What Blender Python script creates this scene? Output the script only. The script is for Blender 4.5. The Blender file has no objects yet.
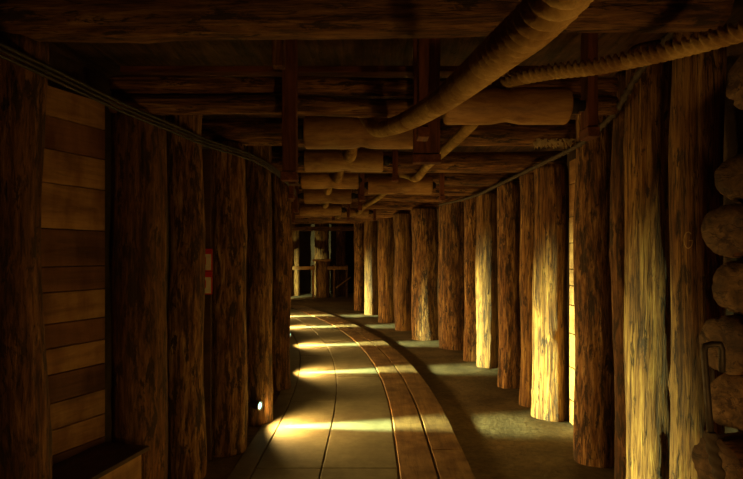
import bpy, bmesh, math, random
from mathutils import Vector, Matrix, noise

sc = bpy.context.scene
COL = sc.collection
PI = math.pi

# ------------------------------------------------------------------ camera, world, exposure
F = 560.0                     # focal length in pixels of the 743 x 479 frame
EYE = 1.55
cam_d = bpy.data.cameras.new('camera')
cam = bpy.data.objects.new('camera', cam_d); COL.objects.link(cam)
cam.location = (0, 0, EYE); cam.rotation_euler = (PI/2, 0, 0)
cam_d.sensor_fit = 'HORIZONTAL'; cam_d.sensor_width = 36.0
cam_d.lens = 36.0*F/743.0
cam_d.shift_y = (255-239.5)/743.0
cam_d.clip_start = 0.02; cam_d.clip_end = 200
sc.camera = cam

w = bpy.data.worlds.new('mine_air'); sc.world = w; w.use_nodes = True
bg = w.node_tree.nodes['Background']
bg.inputs[0].default_value = (1.0, 0.62, 0.20, 1); bg.inputs[1].default_value = 0.02

sc.view_settings.view_transform = 'Standard'
sc.view_settings.look = 'None'
sc.view_settings.gamma = 1.0
sc.view_settings.use_curve_mapping = False
sc.view_settings.exposure = 1.42

LAMP_COL = (0.82, 1.0, 0.40)
LAMP_W = 460.0                 # spot of each floor-level wall lamp
FILL_COL = (1.0, 0.56, 0.15)
FILL_W = 9.0                 # added fill lights, standing in for the general ambient glow

def point_light(name, loc, energy, col, size, parent=None):
    d = bpy.data.lights.new(name, 'POINT'); d.energy = energy; d.color = col; d.shadow_soft_size = size
    o = bpy.data.objects.new(name, d); COL.objects.link(o); o.location = loc
    if parent: o.parent = parent
    return o
for gx, gy, gz, ge in ((0.90, 0.55, 0.25, 1.3), (0.3, 2.6, 1.0, .15), (0.3, 5.6, 1.1, .16), (-.2, 9.0, 1.1, .16), (-1.3, 12.6, 1.1, .14), (-1.9, 17.6, 1.5, .55)):
    point_light('fill_light', (gx, gy, gz), FILL_W*ge, FILL_COL, 0.12 if gy < 1 else 0.30)  # added soft fills along the gallery, no lamp fixtures at these points

# ------------------------------------------------------------------ the gallery's line in plan
def xc(Y):
    if Y < 5: return 0.0
    if Y <= 15: return -0.02*(Y-5)**2
    return -2.0-0.4*(Y-15)

def px2w(px, py, Y):
    return Vector(((px-371.5)/F*Y, Y, EYE+(255-py)/F*Y))

# ------------------------------------------------------------------ materials
def nt(name):
    m = bpy.data.materials.new(name); m.use_nodes = True
    t = m.node_tree; t.nodes.clear()
    out = t.nodes.new('ShaderNodeOutputMaterial'); b = t.nodes.new('ShaderNodeBsdfPrincipled')
    t.links.new(b.outputs[0], out.inputs[0])
    return m, t, b
def N(t, kind, **kw):
    n = t.nodes.new(kind)
    for k, v in kw.items():
        if k in n.inputs.keys(): n.inputs[k].default_value = v
        else: setattr(n, k, v)
    return n
def ramp(t, stops):
    n = t.nodes.new('ShaderNodeValToRGB'); e = n.color_ramp.elements
    while len(e) > 1: e.remove(e[0])
    e[0].position = stops[0][0]; e[0].color = stops[0][1]
    for p, c in stops[1:]:
        x = e.new(p); x.color = c
    return n
def c4(r, g, b): return (r, g, b, 1)
def mix(t, a, b, fac, mode='MIX'):
    n = t.nodes.new('ShaderNodeMix'); n.data_type = 'RGBA'; n.blend_type = mode
    for sock, v in ((n.inputs[0], fac), (n.inputs[6], a), (n.inputs[7], b)):
        if isinstance(v, (int, float)): sock.default_value = v
        elif isinstance(v, tuple): sock.default_value = v
        else: t.links.new(v, sock)
    return n.outputs[2]

def wood(name, dark, mid, light, scale=9.0, stretch=(1, 1, 0.10), bark=0.0, barkcol=(0.045, 0.018, 0.008),
         crack=0.6, bump=0.35, rough=0.8, vary=0.35, spread=(0.36, 0.52, 0.66)):
    m, t, b = nt(name); L = t.links.new
    tc = N(t, 'ShaderNodeTexCoord'); oi = N(t, 'ShaderNodeObjectInfo')
    off = N(t, 'ShaderNodeVectorMath', operation='SCALE'); off.inputs[0].default_value = (37.1, 19.7, 53.3)
    L(oi.outputs['Random'], off.inputs['Scale'])
    add = N(t, 'ShaderNodeVectorMath', operation='ADD'); L(tc.outputs['Object'], add.inputs[0]); L(off.outputs[0], add.inputs[1])
    mp = N(t, 'ShaderNodeMapping'); mp.inputs['Scale'].default_value = stretch; L(add.outputs[0], mp.inputs['Vector'])
    g = N(t, 'ShaderNodeTexNoise', Scale=scale*2.2, Detail=9.0, Roughness=0.68, Distortion=0.6); L(mp.outputs[0], g.inputs['Vector'])
    r1 = ramp(t, [(spread[0], c4(*dark)), (spread[1], c4(*mid)), (spread[2], c4(*light))]); L(g.outputs['Fac'], r1.inputs[0])
    col = r1.outputs[0]
    # broad blotches of weathering
    n2 = N(t, 'ShaderNodeTexNoise', Scale=3.3, Detail=6.0, Roughness=0.62)
    mp2 = N(t, 'ShaderNodeMapping'); mp2.inputs['Scale'].default_value = (1.6, 1.6, 0.55); L(add.outputs[0], mp2.inputs['Vector']); L(mp2.outputs[0], n2.inputs['Vector'])
    r2 = ramp(t, [(0.36, c4(0.42, 0.30, 0.22)), (0.60, c4(1, 1, 1))]); L(n2.outputs['Fac'], r2.inputs[0])
    col = mix(t, col, r2.outputs[0], 0.85, 'MULTIPLY')
    if bark > 0:
        n3 = N(t, 'ShaderNodeTexNoise', Scale=10.0, Detail=8.0, Roughness=0.7, Distortion=0.4)
        mp3 = N(t, 'ShaderNodeMapping'); mp3.inputs['Scale'].default_value = (1.7, 1.7, 0.45); mp3.inputs['Location'].default_value = (5, 8, 2)
        L(add.outputs[0], mp3.inputs['Vector']); L(mp3.outputs[0], n3.inputs['Vector'])
        r3 = ramp(t, [(0.60-bark*0.25, c4(0, 0, 0)), (0.66-bark*0.25, c4(1, 1, 1))]); L(n3.outputs['Fac'], r3.inputs[0])
        col = mix(t, col, c4(*barkcol), r3.outputs[0])
    # drying cracks: long thin dark lines
    n4 = N(t, 'ShaderNodeTexNoise', Scale=scale*2.6, Detail=3.0, Roughness=0.5)
    mp4 = N(t, 'ShaderNodeMapping'); mp4.inputs['Scale'].default_value = (stretch[0], stretch[1], stretch[2]*0.45) if stretch[2] < stretch[0] else (stretch[0]*0.45, stretch[1], stretch[2])
    mp4.inputs['Location'].default_value = (3, 1, 9)
    L(add.outputs[0], mp4.inputs['Vector']); L(mp4.outputs[0], n4.inputs['Vector'])
    r4 = ramp(t, [(0.485, c4(1, 1, 1)), (0.5, c4(0, 0, 0)), (0.515, c4(1, 1, 1))]); L(n4.outputs['Fac'], r4.inputs[0])
    inv = N(t, 'ShaderNodeInvert'); L(r4.outputs[0], inv.inputs['Color'])
    k = N(t, 'ShaderNodeMath', operation='MULTIPLY'); k.inputs[1].default_value = crack; L(inv.outputs[0], k.inputs[0])
    col = mix(t, col, c4(dark[0]*0.35, dark[1]*0.35, dark[2]*0.35), k.outputs[0])
    # each timber its own tone
    mr = N(t, 'ShaderNodeMapRange'); mr.inputs['To Min'].default_value = 1-vary; mr.inputs['To Max'].default_value = 1+vary*0.5
    L(oi.outputs['Random'], mr.inputs['Value'])
    vm = N(t, 'ShaderNodeVectorMath', operation='SCALE'); L(col, vm.inputs[0]); L(mr.outputs[0], vm.inputs['Scale'])
    L(vm.outputs[0], b.inputs['Base Color'])
    b.inputs['Roughness'].default_value = rough
    h = N(t, 'ShaderNodeMath', operation='MULTIPLY'); L(g.outputs['Fac'], h.inputs[0]); h.inputs[1].default_value = 1.0
    h2 = N(t, 'ShaderNodeMath', operation='SUBTRACT'); L(h.outputs[0], h2.inputs[0]); L(k.outputs[0], h2.inputs[1])
    bp = N(t, 'ShaderNodeBump', Strength=bump, Distance=0.02); L(h2.outputs[0], bp.inputs['Height']); L(bp.outputs[0], b.inputs['Normal'])
    return m

M = {}
M['log'] = wood('log_wood', (0.07, 0.026, 0.009), (0.30, 0.135, 0.040), (0.54, 0.31, 0.105), scale=15, stretch=(1, 1, 0.13), bark=0.30, bump=1.0, crack=0.85, spread=(0.39, 0.51, 0.64), vary=0.2)
M['log_pale'] = wood('stripped_log_wood', (0.09, 0.034, 0.011), (0.32, 0.15, 0.040), (0.52, 0.30, 0.080), scale=15, stretch=(1, 1, 0.065), bark=0.16, bump=1.0, crack=0.85, spread=(0.39, 0.51, 0.64), vary=0.12)
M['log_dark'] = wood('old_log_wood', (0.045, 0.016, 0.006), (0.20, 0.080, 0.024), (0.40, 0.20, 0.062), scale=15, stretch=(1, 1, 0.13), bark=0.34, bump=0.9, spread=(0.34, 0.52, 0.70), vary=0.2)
M['log_end'] = wood('sawn_log_end', (0.06, 0.030, 0.012), (0.15, 0.080, 0.032), (0.24, 0.14, 0.06), scale=7, stretch=(1, 1, 1), bark=0.25, bump=0.4)
M['beam'] = wood('beam_wood', (0.07, 0.024, 0.009), (0.30, 0.13, 0.038), (0.52, 0.28, 0.085), scale=14, bark=0.24, bump=0.8, vary=0.3)
M['roller'] = wood('smooth_roller_wood', (0.34, 0.165, 0.05), (0.50, 0.27, 0.085), (0.58, 0.33, 0.115), scale=9, stretch=(1.4, 1.4, 0.3), crack=0.25, bump=0.12, rough=0.6, vary=0.15)
M['red_board'] = wood('red_brown_board', (0.10, 0.026, 0.010), (0.22, 0.065, 0.022), (0.30, 0.10, 0.034), scale=9, crack=0.4, bump=0.25, vary=0.25)
M['plank'] = wood('pale_plank', (0.24, 0.115, 0.035), (0.40, 0.21, 0.07), (0.50, 0.28, 0.10), scale=4, stretch=(0.12, 1, 1), crack=0.25, bump=0.15, vary=0.15)
M['plank_red'] = wood('reddish_plank', (0.12, 0.045, 0.016), (0.20, 0.080, 0.028), (0.26, 0.11, 0.038), scale=4, stretch=(0.12, 1, 1), crack=0.25, bump=0.15, vary=0.2)
M['lid'] = wood('dark_lid_wood', (0.05, 0.022, 0.010), (0.10, 0.042, 0.017), (0.14, 0.06, 0.024), scale=4, stretch=(0.2, 1, 1), crack=0.2, bump=0.1)
M['walk'] = wood('walkway_board', (0.19, 0.10, 0.036), (0.27, 0.15, 0.055), (0.34, 0.20, 0.075), scale=8, stretch=(1, 0.08, 1), crack=0.2, bump=0.2, rough=0.7, vary=0.0)
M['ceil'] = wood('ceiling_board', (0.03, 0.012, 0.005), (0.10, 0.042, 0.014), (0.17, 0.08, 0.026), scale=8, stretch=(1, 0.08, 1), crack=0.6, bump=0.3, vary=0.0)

def ground(name, a, b_, c, scale, bump, rough=0.9, speck=0.3):
    m, t, b = nt(name); L = t.links.new
    tc = N(t, 'ShaderNodeTexCoord')
    n1 = N(t, 'ShaderNodeTexNoise', Scale=scale, Detail=10.0, Roughness=0.65); L(tc.outputs['Object'], n1.inputs['Vector'])
    r = ramp(t, [(0.32, c4(*a)), (0.52, c4(*b_)), (0.70, c4(*c))]); L(n1.outputs['Fac'], r.inputs[0])
    n2 = N(t, 'ShaderNodeTexNoise', Scale=scale*9, Detail=5.0, Roughness=0.7); L(tc.outputs['Object'], n2.inputs['Vector'])
    r2 = ramp(t, [(0.35, c4(0.45, 0.42, 0.38)), (0.60, c4(1, 1, 1))]); L(n2.outputs['Fac'], r2.inputs[0])
    col = mix(t, r.outputs[0], r2.outputs[0], speck, 'MULTIPLY')
    L(col, b.inputs['Base Color']); b.inputs['Roughness'].default_value = rough
    ad = N(t, 'ShaderNodeMath', operation='ADD'); L(n1.outputs['Fac'], ad.inputs[0])
    mu = N(t, 'ShaderNodeMath', operation='MULTIPLY'); mu.inputs[1].default_value = 0.4; L(n2.outputs['Fac'], mu.inputs[0]); L(mu.outputs[0], ad.inputs[1])
    bp = N(t, 'ShaderNodeBump', Strength=bump, Distance=0.03); L(ad.outputs[0], bp.inputs['Height']); L(bp.outputs[0], b.inputs['Normal'])
    return m
M['dirt'] = ground('trodden_salt_dirt', (0.085, 0.052, 0.020), (0.155, 0.098, 0.040), (0.23, 0.15, 0.065), 2.2, 0.7, speck=0.7)
M['slab'] = ground('dusty_grey_slab', (0.125, 0.105, 0.065), (0.195, 0.175, 0.11), (0.28, 0.255, 0.17), 1.6, 0.15, rough=0.6, speck=0.35)
M['rock'] = ground('dark_rock', (0.025, 0.013, 0.006), (0.055, 0.028, 0.012), (0.09, 0.048, 0.02), 2.0, 0.9, speck=0.6)
M['rope'] = wood('hemp_rope', (0.50, 0.32, 0.105), (0.60, 0.40, 0.14), (0.68, 0.47, 0.17), scale=16, stretch=(1, 1, 1), crack=0.15, bump=0.3, rough=0.9, vary=0.0)

def plain(name, col, rough=0.6, metal=0.0, emit=None, es=0.0, var=0.25, scale=25):
    m, t, b = nt(name); L = t.links.new
    tc = N(t, 'ShaderNodeTexCoord'); n = N(t, 'ShaderNodeTexNoise', Scale=float(scale), Detail=4.0); L(tc.outputs['Object'], n.inputs['Vector'])
    r = ramp(t, [(0.3, c4(*[v*(1-var) for v in col])), (0.7, c4(*[min(1, v*(1+var)) for v in col]))]); L(n.outputs['Fac'], r.inputs[0])
    L(r.outputs[0], b.inputs['Base Color']); b.inputs['Roughness'].default_value = rough; b.inputs['Metallic'].default_value = metal
    if emit:
        b.inputs['Emission Color'].default_value = c4(*emit); b.inputs['Emission Strength'].default_value = es
    return m
M['iron'] = plain('old_iron', (0.07, 0.055, 0.045), 0.6, 0.7)
M['axle'] = plain('dark_axle_iron', (0.03, 0.02, 0.015), 0.7, 0.4)
M['cable'] = plain('black_cable_sheath', (0.03, 0.022, 0.018), 0.55)
M['garland'] = plain('tarry_cord', (0.06, 0.04, 0.025), 0.85)
M['lamp'] = plain('lamp_housing_metal', (0.16, 0.13, 0.10), 0.5, 0.6)
M['lens'] = plain('lit_lamp_lens', (0.8, 0.9, 0.85), 0.3, 0, (0.25, 1.0, 0.80), 1.0)
M['red'] = plain('red_sign_paint', (0.62, 0.03, 0.015), 0.45, var=0.1)
M['cream'] = plain('cream_sign_paint', (0.75, 0.66, 0.45), 0.5, var=0.1)
M['splinter'] = plain('raw_splinter_wood', (0.62, 0.50, 0.30), 0.9)
M['chalk'] = plain('pale_paint_mark', (0.40, 0.25, 0.10), 0.9)

# ------------------------------------------------------------------ helpers
def link(name, bm, mat, parent=None, smooth=True, bevel=0.0):
    me = bpy.data.meshes.new(name); bm.to_mesh(me); bm.free()
    o = bpy.data.objects.new(name, me); COL.objects.link(o)
    for m_ in (mat if isinstance(mat, (list, tuple)) else [mat]): me.materials.append(m_)
    if smooth:
        for p in me.polygons: p.use_smooth = True
    if parent: o.parent = parent
    if bevel:
        b = o.modifiers.new('bevel', 'BEVEL'); b.width = bevel; b.segments = 2; b.limit_method = 'ANGLE'
    return o
def empty(name, loc, rz=0.0):
    o = bpy.data.objects.new(name, None); COL.objects.link(o); o.location = loc; o.rotation_euler = (0, 0, rz)
    o.empty_display_size = 0.1
    return o
def tag(o, label, cat, group=None, kind=None):
    o['label'] = label; o['category'] = cat
    if group: o['group'] = group
    if kind: o['kind'] = kind
    return o
def struct(o): o['kind'] = 'structure'; return o
def box_bm(x0, x1, y0, y1, z0, z1, bm=None, cuts=0):
    bm = bm or bmesh.new()
    r = bmesh.ops.create_cube(bm, size=1.0)
    for v in r['verts']:
        v.co = Vector((x0+(v.co.x+0.5)*(x1-x0), y0+(v.co.y+0.5)*(y1-y0), z0+(v.co.z+0.5)*(z1-z0)))
    return bm
def rough_board(L, wd, th, seed, n=14, amp=0.004):
    """sawn board along local z, slightly uneven"""
    bm = bmesh.new(); rows = []
    ci = [(-.5, -.5), (0, -.5), (.5, -.5), (.5, .5), (0, .5), (-.5, .5)]
    for i in range(n+1):
        z = L*i/n; row = []
        for j, (a, b) in enumerate(ci):
            q = noise.noise(Vector((seed*3.1+j*5.3, z*4, seed)))
            row.append(bm.verts.new((a*wd+q*amp*1.6, b*th+q*amp, z)))
        rows.append(row)
    for i in range(n):
        for j in range(6):
            bm.faces.new((rows[i][j], rows[i][(j+1) % 6], rows[i+1][(j+1) % 6], rows[i+1][j]))
    bm.faces.new(rows[0][::-1]); bm.faces.new(rows[-1])
    return bm
def log_bm(L, r0, r1, seed, seg=44, rings=None, wob=0.02, rough=1.25, flat=1.0, endmat=False):
    """uneven trunk along local z from 0 to L: swept ring with flutes, drying cracks and knots"""
    rnd = random.Random(seed)
    rings = rings or max(10, int(L/0.045))
    bm = bmesh.new(); rows = []
    harm = [(k, rnd.uniform(0, 6.28), rnd.uniform(-.8, .8), rnd.uniform(.006, .022)/(k**.4)) for k in (2, 3, 4, 5, 7, 9)]
    cr = [(rnd.uniform(0, 6.28), rnd.uniform(-.12, .12), rnd.uniform(0, L), rnd.uniform(.4, 1.4), rnd.uniform(.04, .09)) for _ in range(7)]
    kn = [(rnd.uniform(0, 6.28), rnd.uniform(.1, max(.2, L-.1)), rnd.uniform(.03, .08)) for _ in range(int(L*2.2)+1)]
    wx, wy = rnd.uniform(0, 50), rnd.uniform(50, 99)
    for i in range(rings+1):
        z = L*i/rings; f = i/rings
        ax = wob*noise.noise(Vector((wx, z*.9, 0))); ay = wob*noise.noise(Vector((wy, z*.9, 3)))
        row = []
        for j in range(seg):
            a = 2*PI*j/seg
            s = 1.0
            for k, p, wz, am in harm: s += rough*am*math.cos(k*a+p+wz*z)
            s += rough*.05*noise.noise(Vector((math.cos(a)*2.3+seed*7.7, math.sin(a)*2.3, z*1.6)))
            s += rough*.022*noise.noise(Vector((math.cos(a)*7+seed, math.sin(a)*7, z*6)))
            for ca, dr, cz, cl, cd in cr:
                dz = abs(z-cz)/cl
                if dz < 1:
                    da = (a-ca-dr*(z-cz)+PI) % (2*PI)-PI
                    s -= rough*cd*(1-dz*dz)*math.exp(-(da/.09)**2)
            for ka, kz, ks in kn:
                da = (a-ka+PI) % (2*PI)-PI
                s += rough*ks*math.exp(-(da/.22)**2-((z-kz)/.05)**2)
            rr = (r0+(r1-r0)*f)*s
            if i in (0, rings): rr *= 0.965
            row.append(bm.verts.new((ax+rr*math.cos(a), ay+rr*math.sin(a)*flat, z)))
        rows.append(row)
    for i in range(rings):
        for j in range(seg):
            bm.faces.new((rows[i][j], rows[i][(j+1) % seg], rows[i+1][(j+1) % seg], rows[i+1][j]))
    for row, fl, zz in ((rows[0], True, 0), (rows[-1], False, L)):
        cx = sum(v.co.x for v in row)/seg; cy = sum(v.co.y for v in row)/seg
        mid = []
        for v in row:
            q = .004*noise.noise(v.co*30)
            mid.append(bm.verts.new((cx+(v.co.x-cx)*.5, cy+(v.co.y-cy)*.5, zz+q)))
        c = bm.verts.new((cx, cy, zz))
        for j in range(seg):
            k = (j+1) % seg
            fs = [(row[j], mid[j], mid[k], row[k]), (mid[j], c, mid[k])] if fl else [(row[j], row[k], mid[k], mid[j]), (mid[j], mid[k], c)]
            for q in fs:
                face = bm.faces.new(q)
                if endmat: face.material_index = 1
    return bm
def tube_bm(pts, r, seg=10, bm=None, caps=True, fr=None):
    """sweep a circle along points; fr(i, angle) scales the radius"""
    bm = bm or bmesh.new(); rows = []
    n = len(pts); up = Vector((0, 0, 1)); prev = None
    for i, p in enumerate(pts):
        t = (pts[min(i+1, n-1)]-pts[max(i-1, 0)]).normalized()
        if prev is None:
            u = t.cross(up) if abs(t.z) < .95 else t.cross(Vector((1, 0, 0)))
            u.normalize()
        else:
            u = (prev-t*prev.dot(t)).normalized()
        prev = u; v = t.cross(u)
        rr = r(i) if callable(r) else r
        row = []
        for j in range(seg):
            a = 2*PI*j/seg; s = rr*(fr(i, a) if fr else 1)
            row.append(bm.verts.new(p+u*(s*math.cos(a))+v*(s*math.sin(a))))
        rows.append(row)
    for i in range(n-1):
        for j in range(seg):
            bm.faces.new((rows[i][j], rows[i][(j+1) % seg], rows[i+1][(j+1) % seg], rows[i+1][j]))
    if caps: bm.faces.new(rows[0][::-1]); bm.faces.new(rows[-1])
    return bm
def spline(ctrl, step):
    """Catmull-Rom through control points, resampled at an even step"""
    P = [Vector(p) for p in ctrl]; P = [P[0]*2-P[1]]+P+[P[-1]*2-P[-2]]
    raw = []
    for i in range(1, len(P)-2):
        a, b, c, d = P[i-1:i+3]
        for k in range(24):
            t = k/24
            raw.append(.5*((2*b)+(c-a)*t+(2*a-5*b+4*c-d)*t*t+(3*b-a-3*c+d)*t**3))
    raw.append(P[-2])
    out = [raw[0]]; acc = 0.0
    for a, b in zip(raw, raw[1:]):
        l = (b-a).length; pos = step-acc
        while pos <= l:
            out.append(a+(b-a)*(pos/l)); pos += step
        acc = (acc+l) % step if l else acc
    return out
def lathe_bm(prof, seg=32, cap=True):
    bm = bmesh.new(); rows = []
    for r, z in prof:
        rows.append([bm.verts.new((r*math.cos(2*PI*j/seg), r*math.sin(2*PI*j/seg), z)) for j in range(seg)])
    for a, b in zip(rows, rows[1:]):
        for j in range(seg):
            bm.faces.new((a[j], a[(j+1) % seg], b[(j+1) % seg], b[j]))
    if cap: bm.faces.new(rows[0][::-1]); bm.faces.new(rows[-1])
    return bm

# ------------------------------------------------------------------ setting: floor, walls, ceiling
def grid_bm(x0, x1, y0, y1, nx, ny, fz):
    bm = bmesh.new(); V = [[bm.verts.new((x0+(x1-x0)*i/nx, y0+(y1-y0)*j/ny, 0)) for i in range(nx+1)] for j in range(ny+1)]
    for row in V:
        for v in row: v.co.z = fz(v.co.x, v.co.y)
    for j in range(ny):
        for i in range(nx):
            bm.faces.new((V[j][i], V[j][i+1], V[j+1][i+1], V[j+1][i]))
    return bm
def floor_z(x, y):
    off = x-xc(y)
    lump = max(0, min(1, (off-.75)/.9))
    return -0.006+lump*(.003+.016*noise.noise(Vector((x*2.6, y*2.6, 0)))+.007*noise.noise(Vector((x*9, y*9, 4))))
struct(link('floor', grid_bm(-9, 4, -3, 23, 150, 300, floor_z), M['dirt']))
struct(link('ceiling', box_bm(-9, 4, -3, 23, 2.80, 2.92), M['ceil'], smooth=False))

def wall_strip(name, off, ys, z1=2.8, th=0.1):
    bm = bmesh.new()
    P = [(off(y)+xc(y), y) for y in ys]
    sgn = 1 if off(5) > 0 else -1
    nz = 10; grid = []
    for (x, y) in P:
        grid.append([bm.verts.new((x+.06*noise.noise(Vector((y*1.3, k*.7, sgn))), y, z1*k/nz)) for k in range(nz+1)])
    back = [[bm.verts.new((x+sgn*(th+.1), y, z)) for z in (0, z1)] for (x, y) in P]
    for i in range(len(P)-1):
        for k in range(nz):
            f = (grid[i][k], grid[i+1][k], grid[i+1][k+1], grid[i][k+1]); bm.faces.new(f if sgn < 0 else f[::-1])
        f = (back[i][0], back[i][1], back[i+1][1], back[i+1][0]); bm.faces.new(f if sgn < 0 else f[::-1])
    return struct(link(name, bm, M['rock']))
YS = [-3+i*.5 for i in range(38)]
wall_strip('wall_right', lambda y: 2.35 if y > 2.9 else 2.9, YS+[15.8])
wall_strip('wall_left', lambda y: -1.85 if y > 4 else -1.85-.22*(4-y), YS+[15.8])
bm = grid_bm(-9, 4, 0, 2.9, 60, 14, lambda x, y: .12*noise.noise(Vector((x*1.1, y*1.3, 7))))
o = struct(link('wall_back', bm, M['rock'])); o.rotation_euler = (PI/2, 0, 0); o.location = (0, 22.6, 0)
bm = grid_bm(-3, 3, 0, 2.9, 20, 10, lambda x, y: .1*noise.noise(Vector((x, y, 3))))
o = struct(link('wall_front', bm, M['rock'])); o.rotation_euler = (PI/2, 0, 0); o.location = (0, -2.95, 0)

def path_strip(bm, o0, o1, y0, y1, z0, z1, step=.25):
    n = max(1, int((y1-y0)/step)); top0 = None
    for i in range(n+1):
        y = y0+(y1-y0)*i/n; c = xc(y)
        jj = .004*noise.noise(Vector((y*2, o0*9, 1)))
        r = [bm.verts.new((c+o0+jj, y, z0)), bm.verts.new((c+o0+jj, y, z1)), bm.verts.new((c+o1+jj, y, z1)), bm.verts.new((c+o1+jj, y, z0))]
        if top0:
            for k in range(4): bm.faces.new((top0[k], top0[(k+1) % 4], r[(k+1) % 4], r[k]))
        else: bm.faces.new(r)
        top0 = r
    bm.faces.new(top0[::-1])
def fix(bm): bmesh.ops.recalc_face_normals(bm, faces=bm.faces[:]); return bm
bm = bmesh.new(); G = .006
for (o0, o1, cuts) in ((-1.0, -.84, (1.0, 3.2, 6.2, 9.2, 12.2, 15.2, 18)), (-.84, -.36, (1.0, 4.05, 5.9, 8.6, 11.4, 14.2, 17)), (-.36, .19, (1.0, 4.05, 7.1, 10.1, 13.1, 16))):
    for a, b in zip(cuts, cuts[1:]): path_strip(bm, o0+G, o1-G, a+G, b-G, -.03, .010+.002*noise.noise(Vector((a, o0, 0))))
struct(link('trim_1', fix(bm), M['slab'], smooth=False, bevel=.004))
bm = bmesh.new()
for (o0, o1, cuts) in ((.20, .455, (.6, 3.3, 6.9, 10.4, 13.9, 17)), (.47, .715, (.6, 4.4, 8.1, 11.6, 15.2, 17))):
    for a, b in zip(cuts, cuts[1:]): path_strip(bm, o0, o1, a+G, b-G, -.03, .022)
struct(link('trim_2', fix(bm), M['walk'], smooth=False, bevel=.006))

# ------------------------------------------------------------------ ceiling beams
BEAMS = []                     # (Y, bottom z, radius)
def cross_log(Y, zb, r, label, x0=None, x1=None, seed=0, mat='beam', dz0=0.0, dz1=0.0, dy=0.0, flat=1.0, name='ceiling_beam', grp='log beams across the gallery roof'):
    c = xc(Y); x0 = c-1.55 if x0 is None else x0; x1 = c+1.95 if x1 is None else x1
    bm = log_bm(x1-x0, r, r*.94, seed, wob=.03)
    o = link(name, bm, M[mat])
    a = Vector((x0, Y+dy, zb+r+dz0)); b = Vector((x1, Y, zb+r+dz1))
    o.location = a; o.rotation_mode = 'QUATERNION'; o.rotation_quaternion = (b-a).to_track_quat('Z', 'Y')
    tag(o, label, 'beam', grp)
    BEAMS.append((Y, zb, r)); return o
cross_log(2.28, 2.475, .125, 'thick rough log beam spanning the roof nearest the top of the photo', seed=11, dy=.12, x1=1.42)
cross_log(3.35, 2.39, .058, 'thin lower log of the stacked pair beneath its twin behind the big rope', seed=12, x1=1.46)
cross_log(3.36, 2.506, .055, 'thin upper log of the stacked pair lying on its twin above the rope', seed=13, x1=1.46)
b2 = cross_log(4.5, 2.42, .11, 'log beam with pale splintered lower edge by the right posts', seed=14)
names = ['log beam just behind the second roller of the left rope', 'log beam between the third left roller and the smaller right roller',
         'log beam overhead behind the fourth left roller', 'log beam overhead between the farther left rollers',
         'log beam overhead beside the farthest right roller', 'log beam overhead just past the farthest rollers',
         'log beam three from the far end of the roof row', 'log beam next to last at the far end of the roof row', 'log beam last of the roof row before the far chamber']
for i, Y in enumerate((5.65, 6.8, 7.95, 9.0, 10.4, 11.6, 12.8, 14.0, 15.2)):
    cross_log(Y, 2.39 if Y < 7 else 2.40, .11, names[i], seed=20+i)
# pale splinters torn from beam edge
bm = bmesh.new(); rnd = random.Random(5)
for i in range(150):
    x = rnd.uniform(1.28, 1.66); y = 4.39+rnd.uniform(0, .10); h = rnd.uniform(-.015, .03); wd = rnd.uniform(.006, .016)
    zt = rnd.uniform(2.435, 2.468)
    v = [bm.verts.new((x-wd, y, zt)), bm.verts.new((x+wd, y, zt)), bm.verts.new((x, y+wd, zt)), bm.verts.new((x+rnd.uniform(-.02, .02), y-rnd.uniform(0, .01), zt-h-.03))]
    for f in ((0, 1, 3), (1, 2, 3), (2, 0, 3), (2, 1, 0)): bm.faces.new([v[k] for k in f])
sp = link('splintered_edge', fix(bm), M['splinter'], smooth=False)
sp.parent = b2; bpy.context.view_layer.update(); sp.matrix_parent_inverse = b2.matrix_world.inverted()
sp['label'] = 'pale torn splinters along the lower edge'

def board_between(name, mat, p, q, wd, th, label, cat, grp=None, seed=1, up='Y'):
    p, q = Vector(p), Vector(q)
    o = link(name, rough_board((q-p).length, wd, th, seed), M[mat], smooth=False, bevel=.004)
    o.location = p; o.rotation_mode = 'QUATERNION'; o.rotation_quaternion = (q-p).to_track_quat('Z', up)
    tag(o, label, cat, grp); return o
board_between('cross_board', 'red_board', (-1.5, 3.385, 2.662), (1.45, 3.385, 2.662), .09, .035, 'reddish board laid across the roof above the stacked log pair', 'board', seed=3)
board_between('hanging_stub', 'beam', (-.48, 2.9, 2.52), (-.48, 2.9, 2.80), .065, .06, 'short block hanging from the roof left of the tall left hanger', 'board', seed=4)

# ------------------------------------------------------------------ posts
def post_top(x, Y, r):
    z = 2.79
    for (by, zb, br) in BEAMS:
        if abs(Y-by) < r+br+.02: z = min(z, zb+.012)
    return z
def post(x, Y, r, label, seed, mat='log', grp=None, lean=0.0, name='timber_post'):
    h = 2.79 if x > 1.4 and Y < 3.9 else post_top(x, Y, r)
    o = link(name, log_bm(h+.03, r*1.0, r*.94, seed, wob=.035), M[mat])
    o.location = (x, Y, -.03); o.rotation_euler = (0, lean, random.Random(seed).uniform(0, 6))
    tag(o, label, 'post', grp); return o
RG = 'log posts along the right side'
LG = 'log posts along the left side'
def rpost(pxl, pxr, ybase, label, seed, mat='log', Y=None, r=None):
    Yf = EYE*F/(ybase-255) if Y is None else Y
    cx = (pxl+pxr)/2; hw = (pxr-pxl)/2
    rr = hw/F*Yf/(1-hw/F) if r is None else r
    Yc = Yf+rr if Y is None else Y
    return post((cx-371.5)/F*Yc, Yc, rr, label, seed, mat, RG)
p_near = rpost(670, 719, 0, 'broad pale stripped post at the right, beside the stacked log ends', 101, 'log_pale', Y=2.84, r=.123)
rpost(626, 676, 0, 'broad pale fissured post, left neighbour of the post beside the log stack', 102, 'log_pale', Y=3.36, r=.150)
rpost(611, 646, 0, 'narrow dark post set back behind the two broad pale posts', 103, 'log_dark', Y=3.85, r=.105)
rpost(575, 613, 468, 'brown post just left of the broad pale pair, lit planks showing at its left edge', 104)
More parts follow.
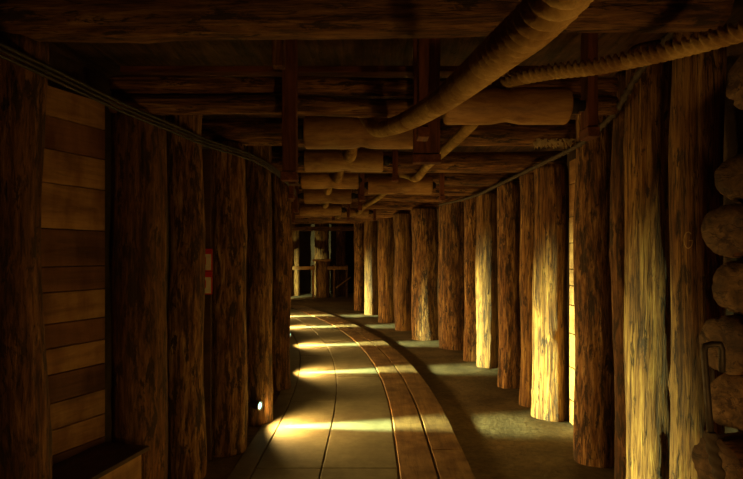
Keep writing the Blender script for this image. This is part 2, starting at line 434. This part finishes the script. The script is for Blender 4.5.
rpost(533, 567, 421, 'tall post with the brightest yellow patch, right of the floor', 105, 'log_pale')
rpost(520, 541, 411, 'slim post tucked behind the left of the brightest post', 106, 'log_pale', Y=5.80, r=.115)
rpost(497, 522, 389, 'rough brown post immediately left of the brightest pair', 107)
rpost(476, 498, 368, 'post with a yellow patch low down, seventh from the broad pale post', 108, 'log_pale')
rpost(465, 480, 363, 'slim dark post just left of the low yellow-lit one', 109, 'log', Y=8.3, r=.13)
rpost(439, 467, 350, 'stout dark knotty post in the middle of the right row', 110, 'log')
rpost(411, 438, 340.5, 'stout post with paler left side, beyond the dark knotty one', 111, 'log')
rpost(394, 413, 331, 'post fourth from the far end of the right row', 112, 'log_pale')
rpost(378, 396, 323, 'post third from the far end of the right row', 113, 'log_pale')
rpost(364, 378, 315, 'post second from the far end, lit bright yellow at its left', 114, 'log_pale')
rpost(354, 364.5, 311, 'last post at the far end of the right row', 115, 'log')

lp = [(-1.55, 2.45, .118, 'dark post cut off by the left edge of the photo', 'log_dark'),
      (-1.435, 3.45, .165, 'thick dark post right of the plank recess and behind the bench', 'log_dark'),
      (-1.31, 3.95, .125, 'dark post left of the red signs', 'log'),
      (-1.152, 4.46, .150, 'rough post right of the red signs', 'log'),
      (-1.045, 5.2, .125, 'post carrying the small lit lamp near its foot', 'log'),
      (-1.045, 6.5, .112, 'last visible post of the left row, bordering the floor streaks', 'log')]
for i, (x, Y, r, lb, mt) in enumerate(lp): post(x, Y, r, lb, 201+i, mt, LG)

# faint painted letter on the near right post
bm = bmesh.new()
pts = []
for k in range(22):
    a = math.radians(48+k*(304/21)); pts.append((.026*math.cos(a), .040*math.sin(a)))
pts += [(.026, -.002), (.006, -.002)]
d = Vector((p_near.location.x, p_near.location.y, 0)).normalized(); side = Vector((d.y, -d.x, 0))
cpos = px2w(686, 240, 2.72)
tube_bm([cpos+side*a+Vector((0, 0, b)) for a, b in pts], .0028, 6, bm)
for v in bm.verts:                       # wrap the stroke onto the trunk
    q = Vector((v.co.x-p_near.location.x, v.co.y-p_near.location.y, 0)); q.normalize()
    v.co.x = p_near.location.x+q.x*.1235; v.co.y = p_near.location.y+q.y*.1235
g = link('painted_letter', bm, M['chalk']); bpy.context.view_layer.update()
g.parent = p_near; g.matrix_parent_inverse = p_near.matrix_world.inverted()
g['label'] = 'faint pale painted letter G'

# ------------------------------------------------------------------ rope rollers and their hangers
def roller(x, Y, z, L, r, label, ax=.085):
    e = empty('rope_roller', (x, Y, z))
    h = L/2
    prof = [(r*.90, -h), (r*.97, -h+.008), (r, -h+.02), (r, -.12), (r*.985, -.07), (r*.90, -.03), (r*.86, -.008), (r*.86, .008), (r*.90, .03), (r*.985, .07), (r, .12), (r, h-.02), (r*.97, h-.008), (r*.90, h)]
    o = link('drum', lathe_bm(prof, 40), M['roller'], e); o.rotation_euler = (0, PI/2, 0)
    for s in (-1, 1):
        a = link('axle', lathe_bm([(r*.42, 0), (r*.42, ax*.6), (r*.3, ax*.65), (r*.3, ax)], 20), M['axle'], e)
        a.rotation_euler = (0, s*PI/2, 0); a.location = (s*h, 0, 0)
    tag(e, label, 'roller', 'wooden rope rollers under the roof'); return e
def hanger(x, Y, z0, label, wd=.10, z1=2.80, seed=1, w2=.05):
    e = empty('roller_hanger', (x, Y, z0))
    link('upright', rough_board(z1-z0, w2, wd, seed), M['red_board'], e, smooth=False, bevel=.004)
    o = link('foot_block', rough_board(wd*1.25, w2+.01, .05, seed+7, n=4), M['red_board'], e, smooth=False, bevel=.004)
    o.rotation_euler = (PI/2, 0, 0); o.location = (0, wd*.62, -.03)
    tag(e, label, 'hanger', 'boards carrying the rollers'); return e
ROLL_L = [(361.5, 132.5, 3.92, 113, 16.5), (344, 160.5, 5.07, 78, 11.5), (330, 180.5, 6.22, 57, 8.5), (328, 196, 7.4, 47, 7.8), (321, 210, 9.7, 42, 6)]
ll = ['largest roller of the left rope, just under the rope end', 'second roller of the left rope, directly below and behind the largest',
      'third roller of the left rope', 'fourth roller of the left rope', 'small farthest roller of the left rope']
for i, ((px, py, Y, wpx, rpx), lb) in enumerate(zip(ROLL_L, ll)):
    p = px2w(px, py, Y); L = wpx/F*Y; r = rpx/F*Y
    roller(p.x, Y, p.z, L, r, lb, .04 if i == 2 else .085)
    hl = ['hanger at the left end of the largest left roller', 'hanger at the left end of the second left roller', 'hanger at the left end of the third left roller', 'hanger at the left end of the fourth left roller', 'hanger at the left end of the farthest left roller']
    hr = [s.replace('left end', 'right end').replace('tall reddish', 'short') for s in hl]
    if i == 0:
        hanger(-.469, 3.215, 2.03, 'tall reddish board hanging in front of the stacked log pair, left', wd=.06, seed=70, w2=.082)
        hanger(.315, 3.215, 2.13, 'broad reddish board hanging in front of the stacked log pair, right', wd=.06, seed=71, w2=.15)
    hanger(p.x-L/2-.085-.025, Y, p.z-r*1.6, hl[i], wd=.11, seed=30+i)
    if i != 2: hanger(p.x+L/2+.085+.025, Y, p.z-r*1.3, hr[i], wd=.08, seed=40+i)
ROLL_R = [(506, 106, 2.85, 123, 18.5), (400, 185.5, 6.25, 64, 8.8), (354, 212, 10.95, 30, 5)]
lr = ['biggest and nearest roller, pale wood, right of the thick rope', 'second roller of the right rope, in the middle of the roof', 'small farthest roller of the right rope']
for i, ((px, py, Y, wpx, rpx), lb) in enumerate(zip(ROLL_R, lr)):
    p = px2w(px, py, Y); L = wpx/F*Y; r = rpx/F*Y
    roller(p.x, Y, p.z, L, r, lb, .04 if i == 1 else .085)
    hl = ['hanger at the left end of the biggest nearest roller', 'hanger at the left end of the right rope second roller', 'hanger at the left end of the right rope farthest roller']
    hr = [s.replace('left end', 'right end') for s in hl]
    hanger(p.x-L/2-(.065 if i == 1 else .11), Y, p.z-r*1.2, hl[i], wd=.10, seed=50+i)
    hanger(p.x+L/2+.11, Y, p.z-r*1.2, hr[i], wd=.10, seed=60+i)

# ------------------------------------------------------------------ ropes
def rope(ctrl, R, label, pitch):
    step = .007; P = spline(ctrl, step)
    def fr(i, a):
        ph = 1.5*(a-2*PI*i*step/pitch)
        return .76+.27*math.cos(2*ph)
    bm = tube_bm(P, R, 36, fr=fr)
    return tag(link('mine_rope', bm, M['rope']), label, 'rope', 'hauling ropes over the rollers')
R1, R2_, R3, R4 = [(px2w(a[0], a[1], a[2]), a[4]/F*a[2]) for a in ROLL_L[:4]]
R5 = (px2w(*ROLL_L[4][:3]), ROLL_L[4][4]/F*9.7)
Q1, Q2, Q3 = [(px2w(a[0], a[1], a[2]), a[4]/F*a[2]) for a in ROLL_R]
def over(q, R, up=.0): return (q[0].x, q[0].y, q[0].z+q[1]*.86+R+up)
rope([(.47, -1.6, 2.40), (.41, -.3, 2.12), (.355, .45, 2.02), (.315, .95, 1.985), (.298, 1.3, 2.02), (.262, 2.0, 2.11), (.19, 2.6, 2.185), (.09, 3.2, 2.275), (.02, 3.46, 2.335), (-.05, 3.72, 2.49),
      over(R1, .05), (-.13, 4.15, 2.46), (-.17, 4.5, 2.345), (-.21, 4.8, 2.44), over(R2_, .05), (-.29, 5.3, 2.45), (-.34, 5.65, 2.325), (-.41, 5.98, 2.41), over(R3, .045),
      (-.50, 6.5, 2.40), (-.53, 6.8, 2.33), (-.56, 7.1, 2.37), over(R4, .045), (-.64, 7.95, 2.34), (-.75, 9.0, 2.34), over(R5, .045), (-1.0, 10.4, 2.33)],
     .046, 'thick twisted hemp rope sweeping from top centre down to the left rollers', .125)
rope([(1.62, .6, 2.32), (1.42, 1.4, 2.27), (1.2, 1.95, 2.305), (1.0, 2.4, 2.365), (.82, 2.66, 2.415), over(Q1, .037), (.625, 3.08, 2.39), (.60, 3.35, 2.335), (.55, 4.1, 2.33), (.5, 5.0, 2.35),
      (.455, 5.65, 2.325), (.40, 6.02, 2.40), over(Q2, .037), (.24, 6.5, 2.40), (.18, 6.8, 2.33), (.06, 7.95, 2.34), (-.1, 9.0, 2.34), (-.25, 10.4, 2.33), over(Q3, .037), (-.7, 11.6, 2.33)],
     .037, 'thinner twisted hemp rope coming in from the right edge over the nearest roller', .105)

# ------------------------------------------------------------------ cables
def left_face(Y, z): return None
for k, (dz, r) in enumerate(((0, .009), (-.022, .008), (-.044, .008))):
    P = spline([(-1.62, 1.2, 2.40+dz), (-1.50, 1.9, 2.38+dz), (-1.415, 2.45, 2.372+dz), (-1.33, 3.0, 2.36+dz), (-1.255, 3.45, 2.365+dz), (-1.165, 3.95, 2.365+dz), (-.985, 4.46, 2.36+dz), (-.905, 5.2, 2.36+dz), (-.92, 6.5, 2.36+dz), (-1.0, 7.4, 2.37+dz)], .04)
    o = link('cable', tube_bm(P, r, 8), M['cable'])
    tag(o, ['topmost of three black cables strung along the left posts under the beams', 'middle of three black cables strung along the left posts', 'lowest of three black cables strung along the left posts'][k], 'cable', 'black cables on the left')
P = spline([(1.47, 2.42, 2.76), (1.485, 2.75, 2.66), (1.47, 3.1, 2.54), (1.465, 3.36, 2.41), (1.50, 3.8, 2.37), (1.51, 4.2, 2.35), (1.49, 5.3, 2.355), (1.46, 6.6, 2.36), (1.40, 7.8, 2.36), (1.11, 9.2, 2.37)], .012)
rnd = random.Random(9)
jit = [rnd.uniform(.7, 1.35) for _ in P]
tag(link('tarred_cord', tube_bm(P, .016, 10, fr=lambda i, a: jit[i]*(1+.25*math.cos(3*a+i*.9))), M['garland']), 'dark lumpy cord strung along the tops of the right posts', 'cord')

# ------------------------------------------------------------------ left plank recess and bench
A = Vector((-1.93, 2.34, 0)); B = Vector((-1.565, 3.29, 0)); dirv = (B-A).normalized(); Lp = (B-A).length
e = empty('plank_panel', A, math.atan2(dirv.y, dirv.x))
tag(e, 'panel of pale and reddish horizontal planks between the two darkest left posts', 'panel')
zs = [(2.43, 'red_board'), (2.283, 'plank'), (2.11, 'plank_red'), (1.93, 'plank'), (1.69, 'plank'), (1.488, 'plank_red'), (1.353, 'plank_red'), (1.186, 'plank'), (1.056, 'plank_red'), (.916, 'plank'), (.765, 'plank_red'), (.62, 'plank'), (.485, 'plank'), (.25, 'plank_red'), (.0, 'plank')]
zt = 2.444
tone = [None, 'plank', 'plank_red', 'plank', 'plank', 'plank_red', 'plank_red', 'plank', 'plank_red', 'plank', 'plank_red', 'plank', 'plank', 'plank_red', 'plank']
for i in range(1, len(zs)):
    z1 = zt if i == 1 else zs[i-1][0]; z0 = zs[i][0]
    o = link('plank', box_bm(0, Lp, 0, .03, z0+.002, z1-.003), M[tone[i]], e, smooth=False, bevel=.003)
    o['label'] = 'reddish brown plank' if tone[i] == 'plank_red' else 'pale plank'
A2 = Vector((1.86, 4.40, 0)); e = empty('plank_panel', A2, PI/2)
tag(e, 'narrow strip of yellow-lit planks between two right posts', 'panel')
zz = 0.0; i = 0
for z1 in (.22, .52, .83, 1.09, 1.27, 1.42, 1.66, 1.9, 2.2, 2.42):
    link('plank', box_bm(0, .78, 0, .03, zz+.004, z1-.004), M['plank'], e, smooth=False, bevel=.003); zz = z1; i += 1

f0 = Vector((-1.44, 2.55, 0)); f1 = Vector((-1.29, 3.235, 0)); dv = (f1-f0); Lb = dv.length; rz = math.atan2(dv.y, dv.x)
e = empty('bench', f0, rz); tag(e, 'low box bench with dark lid in front of the plank recess', 'bench')
link('lid', box_bm(.05, Lb, -.012, .30, .425, .45), M['lid'], e, smooth=False, bevel=.004)
link('front_panel', box_bm(.06, Lb-.045, .012, .032, 0, .425), M['plank'], e, smooth=False, bevel=.003)
link('end_panel', box_bm(Lb-.07, Lb-.045, .032, .10, 0, .425), M['plank'], e, smooth=False, bevel=.003)

# ------------------------------------------------------------------ red signs
def sign(z, label):
    e = empty('safety_sign', (-1.272, 4.21, z), 0)
    link('backing', box_bm(-.075, .075, 0, .006, -.085, .085), M['red'], e, smooth=False, bevel=.001)
    link('pale_field', box_bm(-.066, .066, -.002, 0, -.076, .045), M['cream'], e, smooth=False)
    bm = box_bm(-.030, .012, -.004, -.002, -.060, .008); box_bm(-.018, .0, -.004, -.002, .008, .024, bm); box_bm(.0, .028, -.004, -.002, .012, .022, bm); box_bm(.018, .028, -.004, -.002, -.035, .012, bm)
    box_bm(-.060, -.040, -.004, -.002, -.06, -.01, bm)
    link('pictogram', bm, M['red'], e, smooth=False)
    tag(e, label, 'sign', 'red signs between the left posts')
sign(1.512, 'upper red and cream sign in the gap between left posts')
sign(1.338, 'lower red and cream sign in the gap between left posts')
# strip of wood that carries them
board_between('sign_batten', 'lid', (-1.25, 4.236, 0), (-1.25, 4.236, 2.35), .08, .035, 'dark upright batten behind the two red signs', 'board', seed=8)

# ------------------------------------------------------------------ floor-level lamps on the left posts
def lamp(x, Y, z, label, watt=LAMP_W, aim=(1, 0, -.03), yaw=-.40, sx=.23):
    e = empty('wall_lamp', (x, Y, z), yaw)
    o = link('housing', lathe_bm([(.022, -.075), (.034, -.065), (.038, -.01), (.042, .0), (.042, .012), (.035, .012), (.033, .004)], 28), M['lamp'], e); o.rotation_euler = (0, PI/2, 0)
    o = link('lens', lathe_bm([(.001, .009), (.022, .008), (.033, .003)], 28, cap=False), M['lens'], e); o.rotation_euler = (0, PI/2, 0)
    bm = box_bm(-.12, -.06, -.02, .02, -.02, .02); link('bracket', bm, M['lamp'], e, smooth=False, bevel=.003)
    d = bpy.data.lights.new('lamp_beam', 'SPOT'); d.energy = watt; d.color = LAMP_COL
    d.spot_size = math.radians(86); d.spot_blend = 1.0; d.shadow_soft_size = .035
    d.use_nodes = True; em = d.node_tree.nodes['Emission']; fo = d.node_tree.nodes.new('ShaderNodeLightFalloff')
    fo.inputs['Strength'].default_value = 1.0; d.node_tree.links.new(fo.outputs['Linear'], em.inputs['Strength'])
    d2 = bpy.data.lights.new('lamp_spill', 'SPOT'); d2.energy = watt*.15; d2.color = (1.0, .60, .16)
    d2.spot_size = math.radians(150); d2.spot_blend = 1.0; d2.shadow_soft_size = .05
    s2 = bpy.data.objects.new('lamp_spill', d2); COL.objects.link(s2); s2.parent = e
    s = bpy.data.objects.new('lamp_beam', d); COL.objects.link(s); s.parent = e
    dd = Matrix.Rotation(-yaw, 3, 'Z') @ Vector(aim)
    s.location = Matrix.Rotation(-yaw, 3, 'Z') @ Vector((.05, 0, 0))
    s2.location = s.location; s2.rotation_mode = 'QUATERNION'; s2.rotation_quaternion = dd.to_track_quat('-Z', 'Y')
    s.rotation_mode = 'QUATERNION'; s.rotation_quaternion = dd.to_track_quat('-Z', 'Y'); s.scale = (sx, 1, 1)
    tag(e, label, 'lamp', 'small lamps at the foot of the left posts'); return e
lamp(-1.005, 5.02, .20, 'small round lit lamp near the foot of a left post', aim=(1, .05, -.17))
LL = [(3.06, -1.18, 'small lamp low on the left beside the bench'),
      (7.3, None, 'small lamp low on the left side casting the second streak on the floor'), (9.5, None, 'small lamp low on the left side casting the third streak on the floor'), (11.9, None, 'small lamp low on the left side casting the fourth streak on the floor'), (14.0, None, 'small lamp low on the left side casting the farthest streak on the floor')]
for Y, x, lb in LL:
    sl = -.04*(Y-5) if Y > 5 else 0.0
    lamp(xc(Y)-.98 if x is None else x, Y, .20, lb, yaw=0.0, watt=LAMP_W*(.30 if Y < 4 else 1), aim=(1, .15 if Y > 4 else 0.03, -.15))

# ------------------------------------------------------------------ stacked log ends at the right
ST = [(.10, .105, 1.50, 2.36, -5), (.295, .10, 1.47, 2.30, 12), (.485, .098, 1.49, 2.36, -8), (.695, .122, 1.335, 2.29, -14), (.935, .125, 1.46, 2.36, 10), (1.18, .125, 1.41, 2.33, -4),
      (1.42, .12, 1.475, 2.34, 14), (1.655, .115, 1.43, 2.34, 2), (1.87, .105, 1.48, 2.34, 20), (2.055, .082, 1.62, 2.42, 0), (2.27, .136, 1.51, 2.30, -10)]
sl = ['bottom log end of the stack, on the ground at the right edge', 'second log end from the ground in the right-edge stack', 'third log end from the ground in the right-edge stack',
      'protruding rounded log end beside the dangling iron tool grip', 'log end behind the middle of the iron tool shaft', 'log end beside the bent top of the iron tool',
      'squat log end two below the light-rimmed one in the stack', 'log end with pale lower rim just right of the painted letter', 'log end midway up the stack with a slanted underside', 'recessed thin log end just below the topmost', 'topmost round grey log end near the thin rope']
for i, ((z, r, x, Y, a), lb) in enumerate(zip(ST, sl)):
    ang = math.radians(30+a)
    o = link('stacked_log', log_bm(.75, r*.985, r*.96, 301+i, rings=16, rough=1.3, endmat=True), [M['log_dark'], M['log_end']])
    d = Vector((math.cos(ang), math.sin(ang), 0))
    if i == 9: d = Vector((.9, .43, 0)).normalized()
    o.location = (x+.055, Y-.02, z); o.rotation_mode = 'QUATERNION'; o.rotation_quaternion = d.to_track_quat('Z', 'Y')
    tag(o, lb, 'log', 'logs stacked at the right edge')
# iron tool hanging on the stack
e = empty('iron_bar', px2w(704, 345, 2.10)); base = e.location.copy()
q = lambda px, py, Y=2.10: px2w(px, py, Y)-base
link('shaft', tube_bm([q(722, 372, 2.09), q(722, 350, 2.09), q(720, 344, 2.09), q(712, 344), q(705, 346), q(704, 352), q(707, 390), q(711, 438)], .012, 10), M['iron'], e)
P = spline([q(710, 432), q(713, 452), q(718, 470), q(722, 486)], .006)
link('grip', tube_bm(P, .019, 14, fr=lambda i, a: 1+.22*math.cos(2*a+i*.8)), M['garland'], e)
tag(e, 'dark iron bar with hooked top and wrapped grip against the log stack', 'tool')

# ------------------------------------------------------------------ far chamber
def fpost(px, Y, hw, label, seed, mat='log_pale', z1=2.79):
    r = hw/F*Y; x = (px-371.5)/F*Y
    o = link('timber_post', log_bm(z1+.03, r, r*.95, seed), M[mat]); o.location = (x, Y, -.03)
    return tag(o, label, 'post', 'posts of the far chamber')
fpost(294.5, 21.4, 5, 'yellow-lit post at the left of the far chamber', 401)
fpost(322, 21.5, 7.5, 'pale post at the centre of the far chamber behind the stump', 402)
fpost(341, 21.4, 5, 'dark post right of the centre in the far chamber', 404, 'log_dark')
x, Y = px2w(323, 0, 20.6).x, 20.6
e = empty('wooden_stump', (x, Y, 0)); tag(e, 'squat wooden stump with flat cap in the far chamber', 'stump')
link('trunk', log_bm(1.34, .25, .27, 410, rings=20), M['log_pale'], e).location = (0, 0, -.02)
link('cap', box_bm(-.36, .30, -.25, .25, 1.32, 1.40), M['plank'], e, smooth=False, bevel=.006)
Yr = 20.3
e = empty('barrier_rail', (px2w(312, 0, Yr).x, Yr, 0)); tag(e, 'wooden rail barrier crossing the far chamber beside the stump', 'barrier')
xl = px2w(284, 0, Yr).x-e.location.x; xr = px2w(348, 0, Yr).x-e.location.x; zr = px2w(0, 268, Yr).z
for a, b in ((xl, px2w(315, 0, Yr).x-e.location.x), (px2w(327.5, 0, Yr).x-e.location.x, xr)):
    link('rail', box_bm(a, b, -.03, .03, zr-.06, zr+.06), M['plank'], e, smooth=False, bevel=.006)
for a in (xl+.05, px2w(313, 0, Yr).x-e.location.x, px2w(334, 0, Yr).x-e.location.x, xr-.05):
    link('upright', box_bm(a-.04, a+.04, .03, .09, 0, 1.2 if a != 0 else 1.3), M['beam'], e, smooth=False, bevel=.006)
a = px2w(336, 288, Yr)-e.location; b = px2w(351, 277, Yr)-e.location
link('brace', tube_bm([a, b], .025, 8), M['plank'], e)
board_between('lintel_beam', 'beam', (px2w(288, 0, 21.12).x, 21.12, 2.54), (px2w(358, 0, 21.12).x, 21.12, 2.54), .16, .16, 'squared beam high across the far chamber', 'beam', seed=12)
for px, Y, z, lb, dx in ((276, 19.4, .25, 'small lamp on the far chamber floor, left', (.15, .6, .15)), ):
    p = px2w(px, 0, Y)
    lamp(p.x, Y, z, lb, watt=LAMP_W*.22, aim=(.30, 1, .18), yaw=math.atan2(1, .30), sx=.6)
